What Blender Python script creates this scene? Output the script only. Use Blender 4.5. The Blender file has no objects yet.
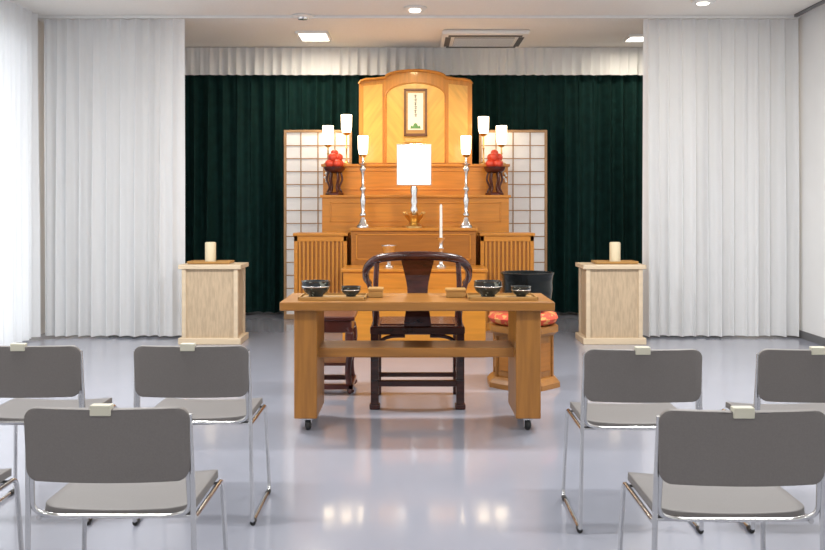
import bpy, bmesh, math, random
from mathutils import Vector
random.seed(3)
scene=bpy.context.scene
F=900.0; HC=1.3; CX=412.5; HY=207.0
def X(px,D): return (px-CX)*D/F
def Z(py,D): return HC-(py-HY)*D/F
COL=scene.collection
# ---------------- materials
def mat(name,col,rough=.5,metal=0,var=0,scale=(1,1,1),nscale=5,emit=0,bump=0,col2=None,spec=None,coat=0,trans=0,detail=4,ecol=None,ramp=(.35,.65),rot=(0,0,0)):
    m=bpy.data.materials.new(name); m.use_nodes=True
    nt=m.node_tree; N=nt.nodes; L=nt.links
    b=N['Principled BSDF']; b.inputs['Base Color'].default_value=(*col,1)
    b.inputs['Roughness'].default_value=rough; b.inputs['Metallic'].default_value=metal
    if spec is not None: b.inputs['Specular IOR Level'].default_value=spec
    if coat: b.inputs['Coat Weight'].default_value=coat; b.inputs['Coat Roughness'].default_value=.06
    if emit:
        b.inputs['Emission Color'].default_value=(*(ecol or col),1); b.inputs['Emission Strength'].default_value=emit
    if var or bump or col2:
        tc=N.new('ShaderNodeTexCoord'); mp=N.new('ShaderNodeMapping'); mp.inputs['Scale'].default_value=scale
        nz=N.new('ShaderNodeTexNoise'); nz.inputs['Scale'].default_value=nscale; nz.inputs['Detail'].default_value=detail
        mr=N.new('ShaderNodeMapping'); mr.inputs['Rotation'].default_value=rot
        L.new(tc.outputs['Object'],mr.inputs['Vector']); L.new(mr.outputs['Vector'],mp.inputs['Vector']); L.new(mp.outputs['Vector'],nz.inputs['Vector'])
        if var or col2:
            cr=N.new('ShaderNodeValToRGB')
            cr.color_ramp.elements[0].position=ramp[0]; cr.color_ramp.elements[1].position=ramp[1]
            c2=col2 or tuple(c*(1-var) for c in col)
            cr.color_ramp.elements[0].color=(*c2,1); cr.color_ramp.elements[1].color=(*col,1)
            L.new(nz.outputs['Fac'],cr.inputs['Fac']); L.new(cr.outputs['Color'],b.inputs['Base Color'])
        if bump:
            bp=N.new('ShaderNodeBump'); bp.inputs['Strength'].default_value=bump; bp.inputs['Distance'].default_value=.01
            L.new(nz.outputs['Fac'],bp.inputs['Height']); L.new(bp.outputs['Normal'],b.inputs['Normal'])
    if trans:
        tr=N.new('ShaderNodeBsdfTranslucent'); tr.inputs['Color'].default_value=(*col,1)
        mx=N.new('ShaderNodeMixShader'); mx.inputs[0].default_value=trans
        out=N['Material Output']
        L.new(b.outputs[0],mx.inputs[1]); L.new(tr.outputs[0],mx.inputs[2]); L.new(mx.outputs[0],out.inputs['Surface'])
    return m
M={}
M['wall']=mat('wall_paint',(.84,.84,.83),.8,var=.03,nscale=3)
M['ceil']=mat('ceiling_board',(.85,.83,.79),.85,var=.03,nscale=40)
M['floor']=mat('vinyl_floor',(.315,.328,.385),.14,var=.05,nscale=1.5,spec=.5,coat=.2)
M['white_cloth']=mat('white_cloth',(.87,.88,.89),.85,trans=.30,bump=.06,scale=(1,1,1),nscale=60)
M['green_cloth']=mat('green_velvet',(.004,.026,.023),.8,var=.3,nscale=10,spec=.15)
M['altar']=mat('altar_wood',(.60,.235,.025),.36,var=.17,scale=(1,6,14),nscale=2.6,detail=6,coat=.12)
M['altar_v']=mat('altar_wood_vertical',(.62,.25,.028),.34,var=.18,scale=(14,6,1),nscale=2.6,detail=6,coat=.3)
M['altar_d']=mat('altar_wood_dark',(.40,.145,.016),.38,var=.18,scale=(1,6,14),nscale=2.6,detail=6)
M['altar_l']=mat('altar_wood_light_a',(.82,.45,.09),.3,var=.2,scale=(9,6,1.2),nscale=2.5,rot=(0,.65,0),coat=.4)
M['altar_l2']=mat('altar_wood_light_b',(.82,.45,.09),.3,var=.2,scale=(9,6,1.2),nscale=2.5,rot=(0,-.65,0),coat=.4)
M['table']=mat('table_wood',(.36,.150,.028),.34,var=.26,scale=(1,5,12),nscale=3,detail=6)
M['table_v']=mat('table_wood_vertical',(.36,.150,.028),.34,var=.26,scale=(12,5,1),nscale=3,detail=6)
M['rose']=mat('rosewood_lacquer',(.065,.013,.008),.26,var=.5,scale=(3,3,10),nscale=3,coat=.08)
M['redlac']=mat('red_lacquer_wood',(.09,.015,.009),.28,var=.4,nscale=6,coat=.1)
M['birch']=mat('birch_ply',(.54,.41,.27),.5,var=.2,scale=(14,14,2),nscale=5,detail=8)
M['birch_e']=mat('birch_edge',(.66,.53,.37),.5,var=.1,scale=(1,8,8),nscale=2)
M['tray']=mat('tray_wood',(.46,.25,.07),.4,var=.2,scale=(1,6,6),nscale=4)
M['shoji']=mat('shoji_paper',(.84,.84,.84),.8,var=.02,nscale=20)
M['lat']=mat('shoji_lattice',(.42,.25,.12),.5,var=.2,nscale=8)
M['chrome']=mat('chrome_tube',(.62,.62,.62),.18,1)
M['silver']=mat('silver_metal',(.82,.82,.82),.22,1)
M['gold']=mat('gold_metal',(.70,.47,.18),.3,1)
M['vinyl']=mat('taupe_vinyl',(.162,.148,.140),.55,var=.08,nscale=200,bump=.05)
M['seat']=mat('grey_seat_vinyl',(.155,.145,.141),.5,var=.06,nscale=200,spec=.35)
M['black']=mat('black_rubber',(.012,.012,.012),.5,var=.1,nscale=9)
M['bell']=mat('blackened_bronze',(.018,.022,.022),.25,.6,var=.4,nscale=6)
M['red']=mat('red_fruit',(.75,.07,.03),.3,var=.2,nscale=5)
M['redcush']=mat('brocade_cushion',(.62,.07,.03),.7,col2=(.68,.30,.08),nscale=28,detail=1,ramp=(.42,.48))
M['shade']=mat('lamp_shade_glow',(1,.9,.72),.5,emit=6.5,ecol=(1,.80,.52),var=.02)
M['wglow']=mat('paper_lamp_glow',(1,.97,.9),.5,emit=1.3,ecol=(1,.95,.86),var=.02)
M['lightp']=mat('light_panel_glow',(1,.97,.9),.5,emit=5,ecol=(1,.95,.85),var=.01)
M['wax']=mat('candle_wax',(.70,.60,.40),.45,var=.05,nscale=5)
M['paper']=mat('paper',(.82,.80,.72),.7,var=.03,nscale=5)
M['clip']=mat('cream_label',(.55,.53,.43),.6,var=.03,nscale=5)
M['ink']=mat('ink',(.03,.03,.03),.7,var=.1)
M['leaf']=mat('lotus_green_paint',(.12,.32,.10),.6,var=.3,nscale=20)
M['brown']=mat('brown_frame',(.16,.06,.025),.4,var=.3,nscale=8)
M['ash']=mat('incense_ash',(.5,.5,.47),.9,var=.2,nscale=40)
M['celadon']=mat('glazed_bowl',(.02,.03,.035),.15,col2=(.22,.28,.27),nscale=22,detail=2,ramp=(.36,.42))
M['base']=mat('baseboard_vinyl',(.16,.16,.165),.5,var=.1)
M['plast']=mat('white_plastic',(.80,.80,.78),.45,var=.02)
M['grille']=mat('grille_dark',(.10,.10,.10),.6,var=.1)
M['beads']=mat('white_beads',(.8,.8,.75),.3,var=.05)
# ---------------- geometry helpers
def empty(name,loc=(0,0,0),rz=0):
    e=bpy.data.objects.new(name,None); e.location=loc; e.rotation_euler=(0,0,rz); e.empty_display_size=.1
    COL.objects.link(e); return e
def link(me,name,parent,m,smooth=False,loc=(0,0,0)):
    if m: me.materials.append(M[m])
    if smooth:
        for p in me.polygons: p.use_smooth=True
    o=bpy.data.objects.new(name,me); COL.objects.link(o); o.location=loc
    if parent: o.parent=parent
    return o
def box(p,name,x0,x1,y0,y1,z0,z1,m,bev=.004):
    me=bpy.data.meshes.new(name); bm=bmesh.new()
    bmesh.ops.create_cube(bm,size=1)
    for v in bm.verts:
        v.co=Vector(((v.co.x)*(x1-x0),(v.co.y)*(y1-y0),(v.co.z)*(z1-z0)))
    if bev:
        b=min(bev,.45*min(x1-x0,y1-y0,z1-z0))
        bmesh.ops.bevel(bm,geom=bm.edges[:],offset=b,segments=2,affect='EDGES',profile=.5)
    bm.to_mesh(me); bm.free()
    return link(me,name,p,m,loc=((x0+x1)/2,(y0+y1)/2,(z0+z1)/2))
def lathe(p,name,prof,loc,m,seg=32,smooth=True,rot=0):
    me=bpy.data.meshes.new(name); bm=bmesh.new(); rings=[]
    for r,z in prof:
        if r<1e-5: rings.append([bm.verts.new((0,0,z))])
        else: rings.append([bm.verts.new((r*math.cos(2*math.pi*i/seg+rot),r*math.sin(2*math.pi*i/seg+rot),z)) for i in range(seg)])
    for a,b in zip(rings,rings[1:]):
        for i in range(seg):
            j=(i+1)%seg
            if len(a)==1 and len(b)==1: continue
            if len(a)==1: bm.faces.new((a[0],b[j],b[i]))
            elif len(b)==1: bm.faces.new((a[i],a[j],b[0]))
            else: bm.faces.new((a[i],a[j],b[j],b[i]))
    if len(rings[0])>1: bm.faces.new(rings[0][::-1])
    if len(rings[-1])>1: bm.faces.new(rings[-1])
    bmesh.ops.recalc_face_normals(bm,faces=bm.faces[:])
    bm.to_mesh(me); bm.free()
    o=link(me,name,p,m,smooth,loc)
    if smooth:
        try: me.set_sharp_from_angle(angle=math.radians(50))
        except Exception: pass
    return o
def fillet(pts,r,n=6,cyc=False):
    pts=[Vector(q) for q in pts]; out=[]
    N=len(pts)
    for i in range(N):
        if not cyc and (i==0 or i==N-1): out.append(pts[i]); continue
        a=pts[i-1]; b=pts[i]; c=pts[(i+1)%N]
        da=(a-b); dc=(c-b); rr=min(r,da.length*.49,dc.length*.49)
        p0=b+da.normalized()*rr; p1=b+dc.normalized()*rr
        for k in range(n+1):
            t=k/n; out.append(p0*(1-t)**2+b*2*t*(1-t)+p1*t*t)
    return out
def tube(p,name,pts,r,m,cyc=False,radii=None,res=5,sx=None):
    cu=bpy.data.curves.new(name,'CURVE'); cu.dimensions='3D'; cu.bevel_depth=r; cu.bevel_resolution=res; cu.use_fill_caps=True
    s=cu.splines.new('POLY'); s.points.add(len(pts)-1)
    for i,q in enumerate(pts):
        s.points[i].co=(q[0],q[1],q[2],1)
        s.points[i].radius=radii[i] if radii else 1
    s.use_cyclic_u=cyc
    o=bpy.data.objects.new('tmp',cu); COL.objects.link(o)
    dg=bpy.context.evaluated_depsgraph_get(); dg.update()
    me=bpy.data.meshes.new_from_object(o.evaluated_get(dg))
    bpy.data.objects.remove(o); bpy.data.curves.remove(cu)
    me.materials.clear(); me.name=name
    return link(me,name,p,m,True)
def smoothpts(pts,n=6):
    pts=[Vector(q) for q in pts]; out=[]
    P=[pts[0]*2-pts[1]]+pts+[pts[-1]*2-pts[-2]]
    for i in range(1,len(P)-2):
        a,b,c,d=P[i-1:i+3]
        for k in range(n):
            t=k/n
            out.append(.5*((2*b)+(c-a)*t+(2*a-5*b+4*c-d)*t*t+(3*b-a-3*c+d)*t**3))
    out.append(pts[-1]); return out
def prism(p,name,outl,y0,y1,m,bev=0):
    me=bpy.data.meshes.new(name); bm=bmesh.new()
    a=[bm.verts.new((x,y0,z)) for x,z in outl]; b=[bm.verts.new((x,y1,z)) for x,z in outl]
    bm.faces.new(a); bm.faces.new(b[::-1]); n=len(a)
    for i in range(n): bm.faces.new((a[i],b[i],b[(i+1)%n],a[(i+1)%n]))
    bmesh.ops.recalc_face_normals(bm,faces=bm.faces[:])
    bm.to_mesh(me); bm.free(); return link(me,name,p,m)
def sphere(p,name,loc,r,m,sz=1):
    me=bpy.data.meshes.new(name); bm=bmesh.new(); bmesh.ops.create_uvsphere(bm,u_segments=20,v_segments=12,radius=r)
    for v in bm.verts: v.co.z*=sz
    bm.to_mesh(me); bm.free(); return link(me,name,p,m,True,loc)
def curtain(name,a,b,z0,z1,m,A=.035,per=.13,seed=0,ppm=90,rows=18,parent=None,irr=1.0):
    a=Vector((*a,0)); b=Vector((*b,0)); Ln=(b-a).length; d=(b-a)/Ln; nrm=Vector((d.y,-d.x,0))
    n=int(Ln*ppm); me=bpy.data.meshes.new(name); vs=[]; fs=[]
    rr=random.Random(seed); ph=[rr.uniform(0,6.28) for _ in range(8)]
    for r in range(rows+1):
        t=r/rows; z=z1+(z0-z1)*t
        for i in range(n+1):
            s=i/n*Ln
            w=2*math.pi*s/per+irr*(1.9*math.sin(s*2.3+ph[0])+1.1*math.sin(s*5.9+ph[1])+.6*math.sin(s*13.3+ph[6]))
            amp=A*(.55+.5*min(1,t*1.5))*(.72+.25*math.sin(s*3.7+ph[2]+t*.8)+.25*math.sin(s*9.1+ph[7]-t*.5))
            o=amp*math.sin(w+.35*math.sin(t*3+s*2+ph[3]))+A*.5*math.sin(w*.37+ph[4]+t*1.0)*min(1,t*2)+A*.18*math.sin(2*w+ph[5])
            sl=.25*A*math.cos(w)
            q=a+d*(s+sl)+nrm*o; vs.append((q.x,q.y,z))
    for r in range(rows):
        for i in range(n):
            k=r*(n+1)+i; fs.append((k,k+1,k+n+2,k+n+1))
    me.from_pydata(vs,[],fs); me.update()
    return link(me,name,parent,m,True)
def rpanel(p,name,W,h0,h1,r,fn,th,m,nx=16,nz=16):
    me=bpy.data.meshes.new(name); bm=bmesh.new(); g=[]
    hs=[]
    for k in range(6): hs.append(h0+r*(1-math.cos(math.pi/2*k/5)))
    for k in range(1,nz): hs.append(h0+r+(h1-h0-2*r)*k/nz)
    for k in range(6): hs.append(h1-r+r*math.sin(math.pi/2*k/5))
    for h in hs:
        dz=max(0,(h0+r)-h,h-(h1-r)); w=W-r+math.sqrt(max(0,r*r-dz*dz))
        g.append([bm.verts.new(fn(-w+2*w*i/nx,h)) for i in range(nx+1)])
    for u,v in zip(g,g[1:]):
        for i in range(nx): bm.faces.new((u[i],u[i+1],v[i+1],v[i]))
    bm.to_mesh(me); bm.free()
    o=link(me,name,p,m,True)
    md=o.modifiers.new('thick','SOLIDIFY'); md.thickness=th; md.offset=0
    bv=o.modifiers.new('bev','BEVEL'); bv.width=th*.3; bv.segments=2; bv.limit_method='ANGLE'; bv.angle_limit=math.radians(60)
    return o
def dup(e,loc,rz=0):
    n=bpy.data.objects.new(e.name.split('.')[0],None); n.location=loc; n.rotation_euler=(0,0,rz); COL.objects.link(n)
    for c in list(e.children):
        k=c.copy(); COL.objects.link(k); k.parent=n
    return n
# ---------------- room shell
WL=-3.80; WR=3.86; YB=10.95; YF=-2.5; CH=3.2
box(None,'floor',WL-.15,WR+.15,YF-.15,YB+.15,-.1,0,'floor',0)
box(None,'ceiling',WL-.15,WR+.15,YF-.15,YB+.15,CH,CH+.1,'ceil',0)
wl=empty('wall_left')
box(wl,'section_1',WL-.12,WL,YF,5.3,0,CH,'wall',0); box(wl,'section_2',WL-.12,WL,8.75,YB,0,CH,'wall',0)
box(wl,'section_3',WL-.12,WL,5.3,8.75,2.95,CH,'wall',0)
wn=empty('window_1',(WL-.06,7.025,0))
for i,(a,b,c,d) in enumerate([(-1.725,-1.665,0,2.95),(1.665,1.725,0,2.95),(-1.725,1.725,0,.06),(-1.725,1.725,2.89,2.95),(-.03,.03,.0,2.95)]):
    box(wn,f'frame_{i}',-.03,.03,a,b,c,d,'plast',.003)
box(None,'wall_right',WR,WR+.12,YF,YB,0,CH,'wall',0)
box(None,'wall_back',WL-.12,WR+.12,YB,YB+.12,0,CH,'wall',0)
box(None,'wall_front',WL-.12,WR+.12,YF-.12,YF,0,CH,'wall',0)
box(None,'baseboard_right',WR-.012,WR,YF,YB,0.0,.075,'base',.002)
DC=8.93
# curtain track on ceiling across the room
box(None,'trim_1',WL+.02,WR-.02,DC-.02,DC+.02,CH-.03,CH-.001,'plast',.003)
box(None,'trim_2',WR-.10,WR-.07,4.0,DC-.06,CH-.03,CH-.001,'base',.003)
curtain('white_curtain',(X(43,DC),DC),(X(183.5,DC),DC),.02,CH-.035,'white_cloth',A=.048,per=.125,seed=1,irr=.7)
curtain('white_curtain',(X(643,DC),DC),(X(800,DC),DC),.02,CH-.035,'white_cloth',A=.048,per=.125,seed=2,irr=.7)
curtain('white_curtain',(-3.69,4.9),(-3.69,8.86),.03,CH-.01,'white_cloth',A=.036,per=.13,seed=5,irr=.7)
curtain('green_curtain',(WL+.15,10.78),(WR-.15,10.78),.04,2.9,'green_cloth',A=.068,per=.165,seed=7,irr=.4)
curtain('curtain_valance',(WL+.15,10.66),(WR-.15,10.66),Z(75,10.66),CH-.01,'white_cloth',A=.022,per=.11,seed=9,rows=6,irr=.3)
# ceiling fittings
e=empty('air_conditioner_cassette',(X(483.5,10.0),10.08,CH))
w=.47
box(e,'panel',-w,w,-.46,.42,-.05,-.002,'plast',.018)
box(e,'intake',-w+.14,w-.14,-.25,.25,-.056,-.049,'grille',.002)
box(e,'vent_slot_1',-w+.07,w-.07,-.38,-.31,-.056,-.049,'grille',.002)
box(e,'vent_slot_2',-w+.07,w-.07,.30,.36,-.056,-.049,'grille',.002)
box(e,'vent_slot_3',-w+.04,-w+.10,-.27,.27,-.056,-.049,'grille',.002); box(e,'vent_slot_4',w-.10,w-.04,-.27,.27,-.056,-.049,'grille',.002)
for i in range(9):
    y=-.23+i*.057; box(e,f'louver_{i}',-w+.14,w-.14,y-.007,y+.007,-.062,-.055,'plast',.001)
def sqlight(px,py,w,d,name='ceiling_light_panel'):
    D=(CH-HC)*F/(HY-py); e=empty(name,(X(px,D),D,CH))
    for s,(a,b,c,f) in enumerate([(-w-.03,w+.03,-d-.03,-d),(-w-.03,w+.03,d,d+.03),(-w-.03,-w,-d,d),(w,w+.03,-d,d)]):
        box(e,f'rim_{s}',a,b,c,f,-.03,-.001,'plast',.003)
    box(e,'diffuser',-w,w,-d,d,-.02,-.002,'lightp',.002)
    return e.location
l1=sqlight(314,35,.15,.22); l2=sqlight(637,37,.10,.15)
for px,py in [(303,15.5),(415,7.5)]:
    D=(CH-HC)*F/(HY-py); e=empty('unlit_downlight' if px==303 else 'lit_ceiling_fitting',(X(px,D),D,CH))  # round fittings: an unlit downlight and a sensor with a bright lens
    lathe(e,'base',[(.11,-.001),(.115,-.012),(.10,-.022),(.0,-.022)],(0,0,0),'plast')
    lathe(e,'lens',[(.055,-.022),(.05,-.04),(.0,-.045)],(0,0,0),'lightp' if px==415 else 'silver')
e=empty('lit_ceiling_fitting',(X(703,8.3),8.3,CH))  # small downlight at the top right
lathe(e,'base',[(.11,-.001),(.115,-.012),(.10,-.022),(.0,-.022)],(0,0,0),'plast')
lathe(e,'lens',[(.055,-.022),(.05,-.03),(.0,-.035)],(0,0,0),'lightp')
def area(name,loc,sx,sy,pw,col=(1,1,1),rot=(0,0,0)):
    l=bpy.data.lights.new(name,'AREA'); l.shape='RECTANGLE'; l.size=sx; l.size_y=sy; l.energy=pw; l.color=col
    o=bpy.data.objects.new(name,l); o.location=loc; o.rotation_euler=rot; COL.objects.link(o); return o
# unseen ceiling lights over the seating, added to light the room
for y,pw in ((.2,44),(3.2,58),(6.2,108)):
    for x in (-1.9,1.9):
        e=empty('unseen_ceiling_light',(x,y,CH))
        box(e,'housing',-.64,.64,-.17,.17,-.05,-.001,'plast',.005)
        box(e,'diffuser',-.6,.6,-.13,.13,-.056,-.049,'lightp',.002)
        area('unseen_fill_lamp',(x,y,CH-.07),1.2,.26,pw,(1,.99,.975))
area('panel_lamp',(l1.x,l1.y-.0,CH-.05),.28,.4,20,(1,.88,.70))
area('panel_lamp',(l2.x,l2.y-.0,CH-.05),.2,.3,14,(1,.88,.70))
# added warm spot at the sensor fitting, makes the altar arch glow
sp=bpy.data.lights.new('added_altar_spot','SPOT'); sp.energy=160; sp.color=(1,.74,.40); sp.spot_size=math.radians(58); sp.spot_blend=.9; sp.shadow_soft_size=.06
so=bpy.data.objects.new('added_altar_spot',sp); so.location=(X(415,8.55),8.55,CH-.07); COL.objects.link(so)
so.rotation_euler=(Vector((0,10.2,1.95))-Vector(so.location)).to_track_quat('-Z','Y').to_euler()
# ---------------- shoji screens
def shoji(pxa,pxb,D):
    xa,xb=X(pxa,D),X(pxb,D); xc=(xa+xb)/2; w=(xb-xa)/2; zt=Z(130,D)
    e=empty('shoji_screen',(xc,D,0))
    box(e,'paper',-w+.01,w-.01,-.004,.004,.03,zt-.02,'shoji',0)
    box(e,'stile_1',-w,-w+.03,-.02,.02,0,zt,'lat'); box(e,'stile_2',w-.03,w,-.02,.02,0,zt,'lat')
    box(e,'rail_top',-w,w,-.019,.019,zt-.03,zt,'lat'); box(e,'rail_bottom',-w,w,-.019,.019,0.001,.06,'lat')
    nc=4
    for i in range(1,nc): 
        x=-w+2*w*i/nc; box(e,f'mullion_{i}',x-.006,x+.006,-.014,.014,.03,zt-.02,'lat',.001)
    for i in range(1,14):
        z=.06+(zt-.09)*i/14; box(e,f'bar_{i}',-w+.02,w-.02,-.012,.012,z-.005,z+.005,'lat',.001)
shoji(284,352,10.42); shoji(479,547,10.42)
# ---------------- altar
al=empty('buddhist_altar',(0,0,0))
def step(nm,pxa,pxb,D0,D1,ptop,m,z0=0,over=.02,lip=.03):
    zt=Z(ptop,D0); xa,xb=X(pxa,D0),X(pxb,D0)
    box(al,nm+'_body',xa+over,xb-over,D0+over,D1,z0,zt-lip,m)
    box(al,nm+'_top',xa,xb,D0,D1,zt-lip,zt,'altar',.005)
    return zt
ZA=step('tier_a',321,510,10.10,10.38,164,'altar')
ZB=step('tier_b',320,511,9.80,10.11,195,'altar')
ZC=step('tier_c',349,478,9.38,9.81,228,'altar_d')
ZD=step('tier_d',341,488,8.80,9.39,269,'altar')
ZE=step('tier_e',340,488,7.75,8.81,300,'altar')
# panel mouldings on tier faces
for (D,a,b,t,bt) in [(10.12,330,501,170,190),(9.82,330,501,202,222),(9.40,356,471,234,260)]:
    x0,x1=X(a,D),X(b,D); z1,z0=Z(t,D),Z(bt,D)
    for nm,q in {'t':(x0,x1,z1-.015,z1),'b':(x0,x1,z0,z0+.015),'l':(x0,x0+.015,z0,z1),'r':(x1-.015,x1,z0,z1)}.items():
        box(al,'moulding_'+nm,q[0],q[1],D-.008,D+.01,q[2],q[3],'altar',.003)
# tall arched back board
D=10.30
def ol(pts): return [(X(a,D),Z(b,D)) for a,b in pts]
top=[(359,196),(359,84),(361,81),(366,79.5),(376,79),(385,77.5)]
n=14
for i in range(n+1):
    t=math.pi*(1-i/n); top.append((415.5+30*math.cos(t),77.5-7*math.sin(t)))
top+=[(446,77.5),(455,79),(465,79.5),(470,81),(472,84),(472,196)]
prism(al,'arched_backboard',ol(top),D,D+.05,'altar_v')
rim=[Vector((x,D-.012,z)) for x,z in ol(top[1:-1])]
tube(al,'arch_rim',rim,.016,'altar',res=3)
for mm,sg in (('altar_l',1),('altar_l2',-1)):
    half=[(415.5,163),(415.5-sg*29.5,163)]
    for i in range(n+1):
        half.append((415.5-sg*29.5*math.cos(math.pi/2*i/n),96-13*math.sin(math.pi/2*i/n)))
    prism(al,'inner_arch_panel',ol(half),D-.018,D-.001,mm)
    prism(al,'wing_panel',ol([(415.5-sg*33,163),(415.5-sg*52,163),(415.5-sg*52,86),(415.5-sg*33,84)]),D-.010,D-.001,'altar_l2' if sg>0 else 'altar_l')
inn=[(386,163),(386,96)]
for i in range(n+1):
    t=math.pi*(1-i/n); inn.append((415.5+29.5*math.cos(t),96-13*math.sin(t)))
inn+=[(445,96),(445,163)]
tube(al,'inner_arch_rim',[Vector((x,D-.02,z)) for x,z in ol(inn)],.008,'altar',res=3)
# slatted cabinets
def slat(pxa,pxb):
    D=9.45; x0,x1=X(pxa,D),X(pxb,D); zt=Z(233,D); xc=(x0+x1)/2; w=(x1-x0)/2
    e=empty('slatted_cabinet',(xc,D,0))
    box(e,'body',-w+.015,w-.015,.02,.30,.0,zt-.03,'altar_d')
    box(e,'top',-w,w,-.015,.31,zt-.03,zt,'altar')
    box(e,'rail_bottom',-w+.01,w-.01,0,.03,.0,.08,'altar')
    box(e,'rail_top',-w+.01,w-.01,0,.03,zt-.09,zt-.03,'altar')
    box(e,'stile_1',-w+.01,-w+.05,0,.03,.0,zt-.03,'altar'); box(e,'stile_2',w-.05,w-.01,0,.03,.0,zt-.03,'altar')
    ns=11
    for i in range(ns):
        x=-w+.07+(2*w-.14)*i/(ns-1); box(e,f'slat_{i}',x-.011,x+.011,.002,.025,.07,zt-.08,'altar_v',.003)
slat(293,348); slat(479.5,535)
# scroll
e=empty('framed_scroll',(X(415.5,10.27),10.262,Z(112.5,10.27)))
w=.132; h=.27
box(e,'backing',-w,w,-.004,.012,-h,h,'brown',.002)
for i,q in enumerate([(-w,w,h-.02,h),(-w,w,-h,-h+.02),(-w,-w+.02,-h,h),(w-.02,w,-h,h)]): box(e,f'frame_{i}',q[0],q[1],-.016,.0,q[2],q[3],'brown',.003)
box(e,'mount',-w+.025,w-.025,-.007,-.003,-h+.03,h-.03,'tray',.0)
box(e,'paper',-w+.045,w-.045,-.010,-.006,-h+.07,h-.05,'paper',.0)
zz=h-.075
for i in range(6):
    box(e,f'char_{i}',-.018,.018,-.0115,-.0095,zz-.004,zz,'ink',0)
    box(e,f'stroke_{i}',-.005+.006*(i%2),.002+.006*(i%2),-.0115,-.0095,zz-.032,zz+.006,'ink',0)
    box(e,f'dash_{i}',-.014,.012,-.0115,-.0095,zz-.022,zz-.018,'ink',0)
    zz=zz-.043
prism(e,'lotus',[(-.06,-h+.085),(-.05,-h+.12),(-.03,-h+.11),(-.015,-h+.14),(0,-h+.15),(.015,-h+.14),(.03,-h+.11),(.05,-h+.12),(.06,-h+.085)],-.012,-.0095,'leaf')
e=empty('altar_name_plaque',(X(414,10.27),10.262,Z(140,10.27)))
box(e,'plate',-.10,.10,-.02,.0,-.022,.018,'gold',.006); box(e,'ledge',-.12,.12,-.04,.0,-.032,-.022,'gold',.004)
# lamps on top tier
def cyl_shade(e,z,r,h):
    lathe(e,'shade',[(r*.72,z),(r*.95,z+h*.3),(r,z+h),(r*.86,z+h),(r*.8,z+h*.3),(0,z+h*.1)],(0,0,0),'shade',24)
    lathe(e,'shade_cup',[(.008,z-.03),(r*.5,z-.02),(r*.78,z+.004),(0,z+.004)],(0,0,0),'gold',24)
def short(px,pt,pb,D=10.2):
    zt,zb=Z(pt,D),Z(pb,D); e=empty('altar_lamp',(X(px,D),D,ZA+.001)); z0=zb-ZA
    lathe(e,'base',[(.0,0),(.05,0),(.05,.012),(.02,.025),(.009,.05),(.009,z0*.5),(.016,z0*.5+.01),(.009,z0*.5+.02),(.009,z0-.02)],(0,0,0),'gold',20)
    cyl_shade(e,z0,.062,zt-zb)
short(346.5,115,133); short(328,126,145,10.2)
short(483.5,117,134); short(501.5,126,145,10.2)
def tall(px):
    D=9.58; zb=Z(155,D)-ZC; zt=Z(136,D)-ZC; e=empty('tall_silver_candlestick',(X(px,D),D,ZC+.001))
    H=zb-.02
    pr=[(0,0),(.062,0),(.062,.012),(.045,.03),(.028,.06),(.018,.085),(.03,.10),(.03,.115),(.016,.13),(.02,.18),(.028,.23),(.018,.27),(.014,.30),(.028,.32),(.028,.335),(.012,.35),(.012,.44),(.018,.47),(.030,.49),(.030,.505),(.012,.52)]
    k=H/.60; pr=[(r*1.18,z*k) for r,z in pr]+[(.012,H)]
    lathe(e,'stem',pr,(0,0,0),'silver',24)
    lathe(e,'drip_pan',[(.01,H*.86),(.045,H*.89),(.048,H*.9),(.01,H*.9)],(0,0,0),'silver',24)
    cyl_shade(e,zb,.055,zt-zb)
tall(363); tall(466)
# offerings
def offering(px):
    D=9.95; e=empty('fruit_offering_stand',(X(px,D),D,ZB+.001)); h=Z(167,D)-ZB
    lathe(e,'plinth',[(0,0),(.10,0),(.10,.02),(.085,.03),(.0,.03)],(0,0,0),'redlac',6,False)
    for i in range(6):
        a=i*math.pi/3; c,s=math.cos(a),math.sin(a)
        tube(e,f'leg_{i}',smoothpts([(c*.08,s*.08,.03),(c*.055,s*.055,.09),(c*.085,s*.085,.17),(c*.07,s*.07,h-.06)],5),.012,'redlac',res=3)
    lathe(e,'dish',[(0,h-.07),(.085,h-.065),(.115,h-.03),(.12,h),(.10,h),(0,h-.02)],(0,0,0),'redlac',24)
    for i in range(4):
        a=i*math.pi/2+.6; sphere(e,f'fruit_{i}',(.058*math.cos(a),.058*math.sin(a),h+.035),.054,'red',.9)
    for i in range(3):
        a=i*2.09+.2; sphere(e,f'fruit_top_{i}',(.042*math.cos(a),.042*math.sin(a),h+.105),.052,'red',.9)
    sphere(e,'fruit_tip',(0,0,h+.155),.042,'red',.9)
offering(334.5); offering(494.5)
for px in (326,505):
    D=10.09; e=empty('hanging_ornament',(X(px,D),D-.012,Z(178,D)))
    for i in range(5): sphere(e,f'bead_{i}',(.014*math.sin(i*2.2),-.004,.05-.022*i),.013,'beads')
# central lamp
D=9.5; e=empty('central_paper_lamp',(X(414,D),D,ZC+.001))
def zc(py): return Z(py,D)-ZC
lathe(e,'foot',[(0,0),(.11,0),(.11,.015),(.07,.03),(.05,.05),(.065,.08),(.10,.12),(.105,.135),(.04,.14),(.0,.14)],(0,0,0),'gold',8)
for i in range(10):
    a=i*math.pi/5; tube(e,f'petal_{i}',smoothpts([(.03*math.cos(a),.03*math.sin(a),.10),(.08*math.cos(a),.08*math.sin(a),.125),(.115*math.cos(a),.115*math.sin(a),.165)],4),.012,'gold',res=2,radii=None)
lathe(e,'stem',[(0,.14),(.035,.15),(.045,.19),(.028,.23),(.04,.28),(.028,.33),(.04,zc(190)),(.03,zc(186)),(0,zc(186))],(0,0,0),'silver',24)
w=.175; z0,z1=zc(185),zc(145)
box(e,'shade',-w,w,-.05,.05,z0,z1,'wglow',.006)
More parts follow.
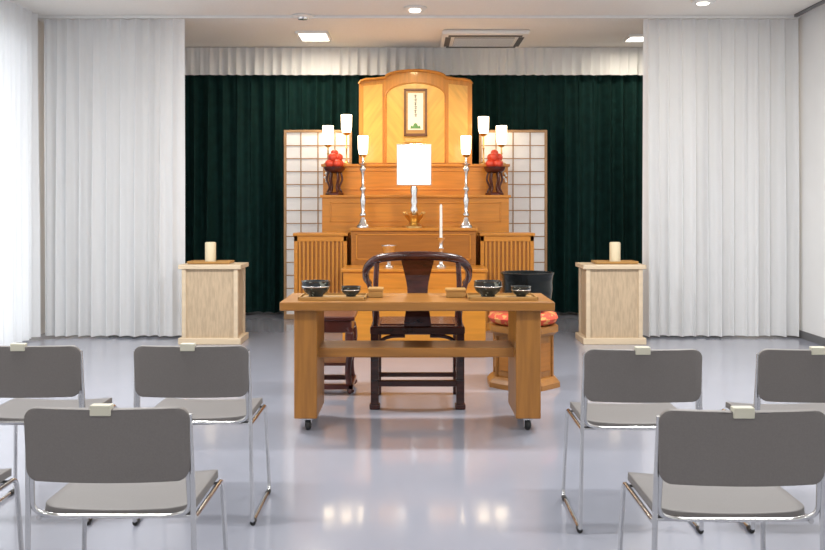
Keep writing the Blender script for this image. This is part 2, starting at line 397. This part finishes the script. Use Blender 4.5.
for i,q in enumerate([(-w-.006,w+.006,z1-.006,z1+.006),(-w-.006,w+.006,z0-.006,z0+.006),(-w-.006,-w+.003,z0,z1),(w-.003,w+.006,z0,z1)]): box(e,f'frame_{i}',q[0],q[1],-.054,.054,q[2],q[3],'silver',.002)
# goblet and candle holder on lower tier
D=9.0
e=empty('silver_goblet',(X(389,D),D,ZD+.001))
lathe(e,'body',[(0,0),(.05,0),(.05,.012),(.022,.03),(.018,.10),(.034,.12),(.060,.15),(.068,.20),(.085,.215),(.085,.225),(.06,.222),(.045,.16),(0,.15)],(0,0,0),'silver',28)
e=empty('candle_holder',(X(441,D),D,ZD+.001))
lathe(e,'stem',[(0,0),(.055,0),(.055,.012),(.024,.035),(.018,.07),(.034,.09),(.018,.11),(.018,.17),(.032,.19),(.018,.21),(.018,.25),(.045,.29),(.05,.30),(.015,.30),(0,.30)],(0,0,0),'silver',28)
lathe(e,'candle',[(0,.30),(.015,.30),(.013,.62),(.002,.635),(0,.635)],(0,0,0),'paper',16)
# ---------------- front table
tb=empty('incense_offering_table',(0,0,0))
ZT=.756
box(tb,'top',X(279.5,5.15),X(555,5.15),5.15,5.69,.704,ZT,'table',.006)
for i,(a,b) in enumerate([(294,317),(516,541)]):
    xa,xb=X(a,5.2),X(b,5.2)
    box(tb,f'leg_{i}',xa,xb,5.2,5.63,.075,.704,'table_v',.006)
    for j,y in enumerate((5.25,5.58)):
        cx=(xa+xb)/2+(.01 if i==0 else 0)
        me_=lathe(tb,f'caster_wheel_{i}{j}',[(0,-.014),(.024,-.014),(.030,-.008),(.030,.008),(.024,.014),(0,.014)],(cx,y,.0305),'black',20); me_.rotation_euler=(0,math.radians(90),math.radians(20))
        box(tb,f'caster_fork_{i}{j}',cx-.022,cx-.017,y-.012,y+.012,.02,.066,'chrome',.001); box(tb,f'caster_fork2_{i}{j}',cx+.017,cx+.022,y-.012,y+.012,.02,.066,'chrome',.001)
        box(tb,f'caster_plate_{i}{j}',cx-.03,cx+.03,y-.03,y+.03,.064,.076,'chrome',.002)
box(tb,'stretcher',X(317,5.2)-.005,X(516,5.2)+.005,5.30,5.60,.415,.470,'table',.006)
box(tb,'apron',X(317,5.2)-.005,X(516,5.2)+.005,5.58,5.60,.66,.704,'table',.002)
def tray(x0,x1,y0,y1,z=ZT):
    e=empty('wooden_tray',((x0+x1)/2,(y0+y1)/2,z+.001)); w=(x1-x0)/2; d=(y1-y0)/2
    box(e,'base',-w,w,-d,d,0,.008,'tray',.002)
    box(e,'lip_1',-w,w,-d,-d+.01,.006,.018,'tray',.002); box(e,'lip_2',-w,w,d-.01,d,.006,.018,'tray',.002)
    box(e,'lip_3',-w,-w+.01,-d,d,.006,.018,'tray',.002); box(e,'lip_4',w-.01,w,-d,d,.006,.018,'tray',.002)
def bowl(px,D,r,h,name,ashm='ash',m='celadon'):
    e=empty(name,(X(px,D),D,ZT+.0105))
    lathe(e,'bowl',[(0,0),(r*.5,0),(r*.52,h*.10),(r*.85,h*.35),(r,h*.65),(r*.97,h*.9),(r*1.03,h),(r*.93,h),(r*.9,h*.8),(0,h*.75)],(0,0,0),m,32)
    lathe(e,'contents',[(0,h*.76),(r*.88,h*.78),(0,h*.85)],(0,0,0),ashm,24)
    lathe(e,'band',[(r*1.0,h*.62),(r*1.010,h*.64),(r*1.010,h*.67),(r*1.0,h*.69)],(0,0,0),'silver',32)
tray(X(299,5.3),X(366,5.3),5.24,5.50)
bowl(316,5.38,.085,.092,'incense_burner'); bowl(351,5.38,.058,.06,'incense_bowl','ink')
tray(X(468,5.3),X(537,5.3),5.24,5.50)
bowl(488,5.38,.085,.092,'incense_burner'); bowl(521,5.38,.058,.06,'incense_bowl','ink')
def wbox(a,b,D,h,m='tray'):
    x0,x1=X(a,D),X(b,D); e=empty('wooden_incense_box',((x0+x1)/2,D,ZT+.001)); w=(x1-x0)/2
    box(e,'body',-w,w,-.06,.06,0,h*.7,m,.003); box(e,'lid',-w-.004,w+.004,-.064,.064,h*.7,h,m,.004)
wbox(369,383,5.45,.055); wbox(446,465,5.45,.05)
# ---------------- horseshoe armchair
ch=empty('horseshoe_armchair',(X(417.5,5.8),5.80,0))
def lg(nm,x,y,z0,z1,r=.026,m='rose'): box(ch,nm,x-r,x+r,y-r,y+r,z0,z1,m,.006)
SX=.275; SZ=.535
for i,(x,y) in enumerate([(-SX,.0),(SX,.0),(-SX,.46),(SX,.46)]): lg(f'leg_{i}',x,y,0,SZ)
box(ch,'seat_frame',-SX-.03,SX+.03,-.03,.49,SZ-.055,SZ,'rose',.012)
box(ch,'seat_panel',-SX+.03,SX-.03,.03,.43,SZ-.01,SZ+.008,'rose',.006)
box(ch,'stretcher_back',-SX,SX,-.016,.016,.145,.185,'rose',.005)
box(ch,'stretcher_front',-SX,SX,.445,.475,.12,.15,'rose',.005)
box(ch,'stretcher_left',-SX-.012,-SX+.012,0,.46,.17,.20,'rose',.005); box(ch,'stretcher_right',SX-.012,SX+.012,0,.46,.17,.20,'rose',.005)
for s in (-1,1):
    tube(ch,'bracket',smoothpts([(s*(SX-.02),0,SZ-.17),(s*(SX-.04),0,SZ-.10),(s*(SX-.10),0,SZ-.07),(s*.08,0,SZ-.065)],6),.012,'rose')
    box(ch,'foot',s*SX-.034,s*SX+.034,-.034,.034,0,.035,'rose',.008)
rail=[(-.335,.50,.77),(-.350,.42,.80),(-.347,.28,.845),(-.328,.12,.905),(-.265,.0,.962),(-.14,-.055,.985),(0,-.07,.990),(.14,-.055,.985),(.265,.0,.962),(.328,.12,.905),(.347,.28,.845),(.350,.42,.80),(.335,.50,.77)]
rp=smoothpts(rail,8); n=len(rp)
tube(ch,'top_rail',rp,.024,'rose',radii=[.85+.35*math.sin(math.pi*i/(n-1)) for i in range(n)])
me=bpy.data.meshes.new('splat'); vs=[];fs=[]
for k in range(13):
    t=k/12; z=SZ-.01+t*(.985-SZ); y=-.01+.035*math.sin(t*math.pi*2)*-1-.05*t; hw=.075+.02*t**4+.012*math.cos(t*2*math.pi)
    vs+=[(-hw,y-.008,z),(hw,y-.008,z),(hw,y+.008,z),(-hw,y+.008,z)]
for k in range(12):
    a=k*4
    for j in range(4): fs.append((a+j,a+(j+1)%4,a+4+(j+1)%4,a+4+j))
fs+=[(3,2,1,0),(48,49,50,51)]
me.from_pydata(vs,[],fs); link(me,'splat',ch,'rose')
for s in (-1,1):
    tube(ch,'back_post',smoothpts([(s*.275,.0,SZ-.02),(s*.265,-.012,.68),(s*.268,-.008,.80),(s*.262,-.0,.955)],5),.017,'rose')
    tube(ch,'arm_post',smoothpts([(s*.275,.46,SZ-.02),(s*.29,.45,.64),(s*.345,.44,.79)],5),.016,'rose')
    tube(ch,'mid_post',smoothpts([(s*.285,.24,SZ-.02),(s*.30,.24,.66),(s*.343,.26,.84)],5),.012,'rose')
# ---------------- singing bowl bell on cushion and stand
D=6.60
bs=empty('octagonal_bell_stand',(X(523,D),D,0))
r8=math.pi/8
zs=.445
lathe(bs,'foot',[(0,0),(.275,0),(.275,.035),(.255,.06),(.235,.075),(0,.075)],(0,0,0),'table',8,False,r8)
lathe(bs,'drum',[(0,.07),(.215,.07),(.215,zs-.07),(0,zs-.07)],(0,0,0),'table_v',8,False,r8)
lathe(bs,'cap',[(0,zs-.075),(.225,zs-.075),(.25,zs-.05),(.262,zs-.045),(.262,zs),(0,zs)],(0,0,0),'table',8,False,r8)
for i in range(8):
    a=i*math.pi/4; R=.215*math.cos(r8)
    o=box(bs,f'panel_{i}',-.058,.058,-.006,.006,.12,zs-.12,'altar_d',.005); o.location=(math.cos(a)*R,math.sin(a)*R,(.12+zs-.12)/2); o.rotation_euler=(0,0,a+math.pi/2)
    a+=r8; tube(bs,f'corner_{i}',[(math.cos(a)*.217,math.sin(a)*.217,.07),(math.cos(a)*.217,math.sin(a)*.217,zs-.06)],.012,'table',res=2)
e=empty('bell_cushion',(X(523,D),D,zs+.001))
lathe(e,'cushion',[(0,0),(.20,0),(.24,.02),(.255,.05),(.24,.08),(.20,.09),(.10,.085),(0,.08)],(0,0,0),'redcush',40)
e=empty('singing_bowl_bell',(X(527,D),D,zs+.092))
lathe(e,'bowl',[(0,0),(.08,.002),(.14,.03),(.175,.09),(.185,.16),(.183,.22),(.19,.265),(.197,.275),(.197,.285),(.180,.285),(.172,.22),(.172,.15),(.13,.05),(0,.03)],(0,0,0),'bell',48)
# dark red side stand
D=6.40
e=empty('dark_lacquer_side_stand',(X(328,D),D,0))
box(e,'top',-.20,.20,-.2,.2,.515,.545,'redlac',.008); box(e,'apron',-.18,.18,-.18,.18,.43,.515,'redlac',.006)
for i,(x,y) in enumerate([(-.165,-.165),(.165,-.165),(-.165,.165),(.165,.165)]):
    sx=1 if x>0 else -1; sy=1 if y>0 else -1
    tube(e,f'leg_{i}',smoothpts([(x,y,.46),(x+.012*sx,y+.012*sy,.36),(x-.012*sx,y-.012*sy,.18),(x,y,.05),(x+.015*sx,y+.015*sy,.022)],5),.022,'redlac')
    box(e,f'carved_knee_{i}',x-.03,x+.03,y-.03,y+.03,.34,.44,'redlac',.015)
box(e,'base_rail_1',-.19,.19,-.19,-.155,.04,.075,'redlac',.005); box(e,'base_rail_2',-.19,.19,.155,.19,.04,.075,'redlac',.005)
box(e,'base_rail_3',-.19,-.155,-.19,.19,.04,.075,'redlac',.005); box(e,'base_rail_4',.155,.19,-.19,.19,.04,.075,'redlac',.005)
box(e,'shelf',-.17,.17,-.17,.17,.2,.22,'redlac',.004)
# ---------------- candle stands
def cstand(pa,pb,cpx,tp):
    D=8.5; side=1 if pa<CX else -1
    x0,x1=X(pa,D),X(pb,D)
    if side>0: x1-=.06
    else: x0+=.06
    xc=(x0+x1)/2; w=(x1-x0)/2; zt=Z(265,D)
    e=empty('candle_stand',(xc,D,0))
    box(e,'plinth',-w,w,0,.42,.0,.06,'birch_e',.004)
    box(e,'top',-w,w,0,.42,zt-.04,zt,'birch_e',.004)
    box(e,'body',-w+.05,w-.05,.03,.39,.05,zt-.03,'birch',.002)
    for i,(a,b) in enumerate([(-w+.03,.015),(w-.07,.015),(-w+.03,.365),(w-.07,.365)]): box(e,f'post_{i}',a,a+.04,b,b+.04,.05,zt-.03,'birch_e',.004)
    X0=X(cpx,8.72)
    t=empty('candle_tray',(X0,8.72,zt+.001)); box(t,'plate',-.2,.2,-.11,.11,0,.012,'tray',.004)
    for q in (-1,1): box(t,'lip',-.2,.2,q*.11-.006,q*.11+.006,.008,.026,'tray',.002); box(t,'lip_side',q*.2-.006,q*.2+.006,-.11,.11,.008,.026,'tray',.002)
    c=empty('pillar_candle',(X0,8.70,zt+.0135))
    lathe(c,'wax',[(0,0),(.052,0),(.052,.185),(.046,.195),(.03,.185),(0,.182)],(0,0,0),'wax',28)
    tube(c,'wick',[(0,0,.18),(.002,0,.205)],.002,'ink')
cstand(178,247,211,239); cstand(577,646.5,614.5,241)
# ---------------- stacking chairs
def chair(loc,rz=0):
    e=empty('stacking_chair',loc,rz)
    def bf(x,z):
        t=(z-.53)/.21; return (x*(1+.02*t),-.215-.012*t-.028*(1-(x/.235)**2)+.0,z)
    rpanel(e,'backrest',.226,.535,.742,.035,bf,.02,'vinyl')
    def sf(x,y): return (x,y,.432-.012*(1-(x/.23)**2)+(-.02*max(0,(y-.17)/.08)**2))
    rpanel(e,'seat',.218,-.17,.245,.06,sf,.026,'seat')
    for s in (-1,1):
        pts=[(s*.226,-.222,.72),(s*.232,-.205,.50),(s*.240,-.20,.012),(s*.240,.245,.012),(s*.225,.215,.405),(s*.225,-.15,.405)]
        tube(e,'side_frame',fillet(pts,.035),.0080,'chrome')
        tube(e,'glide',[(s*.240,-.19,.011),(s*.240,-.155,.011)],.011,'black'); tube(e,'glide',[(s*.240,.19,.011),(s*.240,.225,.011)],.011,'black')
    tube(e,'back_hoop',fillet([(-.219,-.212,.56),(-.223,-.20,.44),(-.17,-.175,.418),(.17,-.175,.418),(.223,-.20,.44),(.219,-.212,.56)],.04),.007,'chrome')
    tube(e,'cross_bar',[(-.225,.17,.402),(.225,.17,.402)],.008,'chrome')
    tube(e,'cross_bar',[(-.225,-.12,.402),(.225,-.12,.402)],.008,'chrome')
    o=box(e,'label_clip',-.029,.029,-.270,-.240,.724,.754,'clip',.003)
    o.location.x=-.008
    return e
c0=chair((-.852,2.745,0))
for x,y in [(.912,2.715),(-1.535,2.76),(1.60,2.72),(-.892,3.86),(-1.57,3.86),(.909,3.77),(1.595,3.77)]:
    dup(c0,(x,y,0),random.uniform(-.015,.015))
# ---------------- world, camera
w=bpy.data.worlds.new('World'); scene.world=w; w.use_nodes=True
w.node_tree.nodes['Background'].inputs[0].default_value=(.85,.92,1,1); w.node_tree.nodes['Background'].inputs[1].default_value=1.9
cam=bpy.data.cameras.new('camera'); co=bpy.data.objects.new('camera',cam); COL.objects.link(co)
co.location=(0,0,HC); co.rotation_euler=(math.radians(90),0,0)
cam.sensor_width=36; cam.lens=F/825*36; cam.shift_y=-68/825; cam.clip_start=.05
scene.camera=co
scene.view_settings.view_transform='Standard'
scene.view_settings.exposure=0
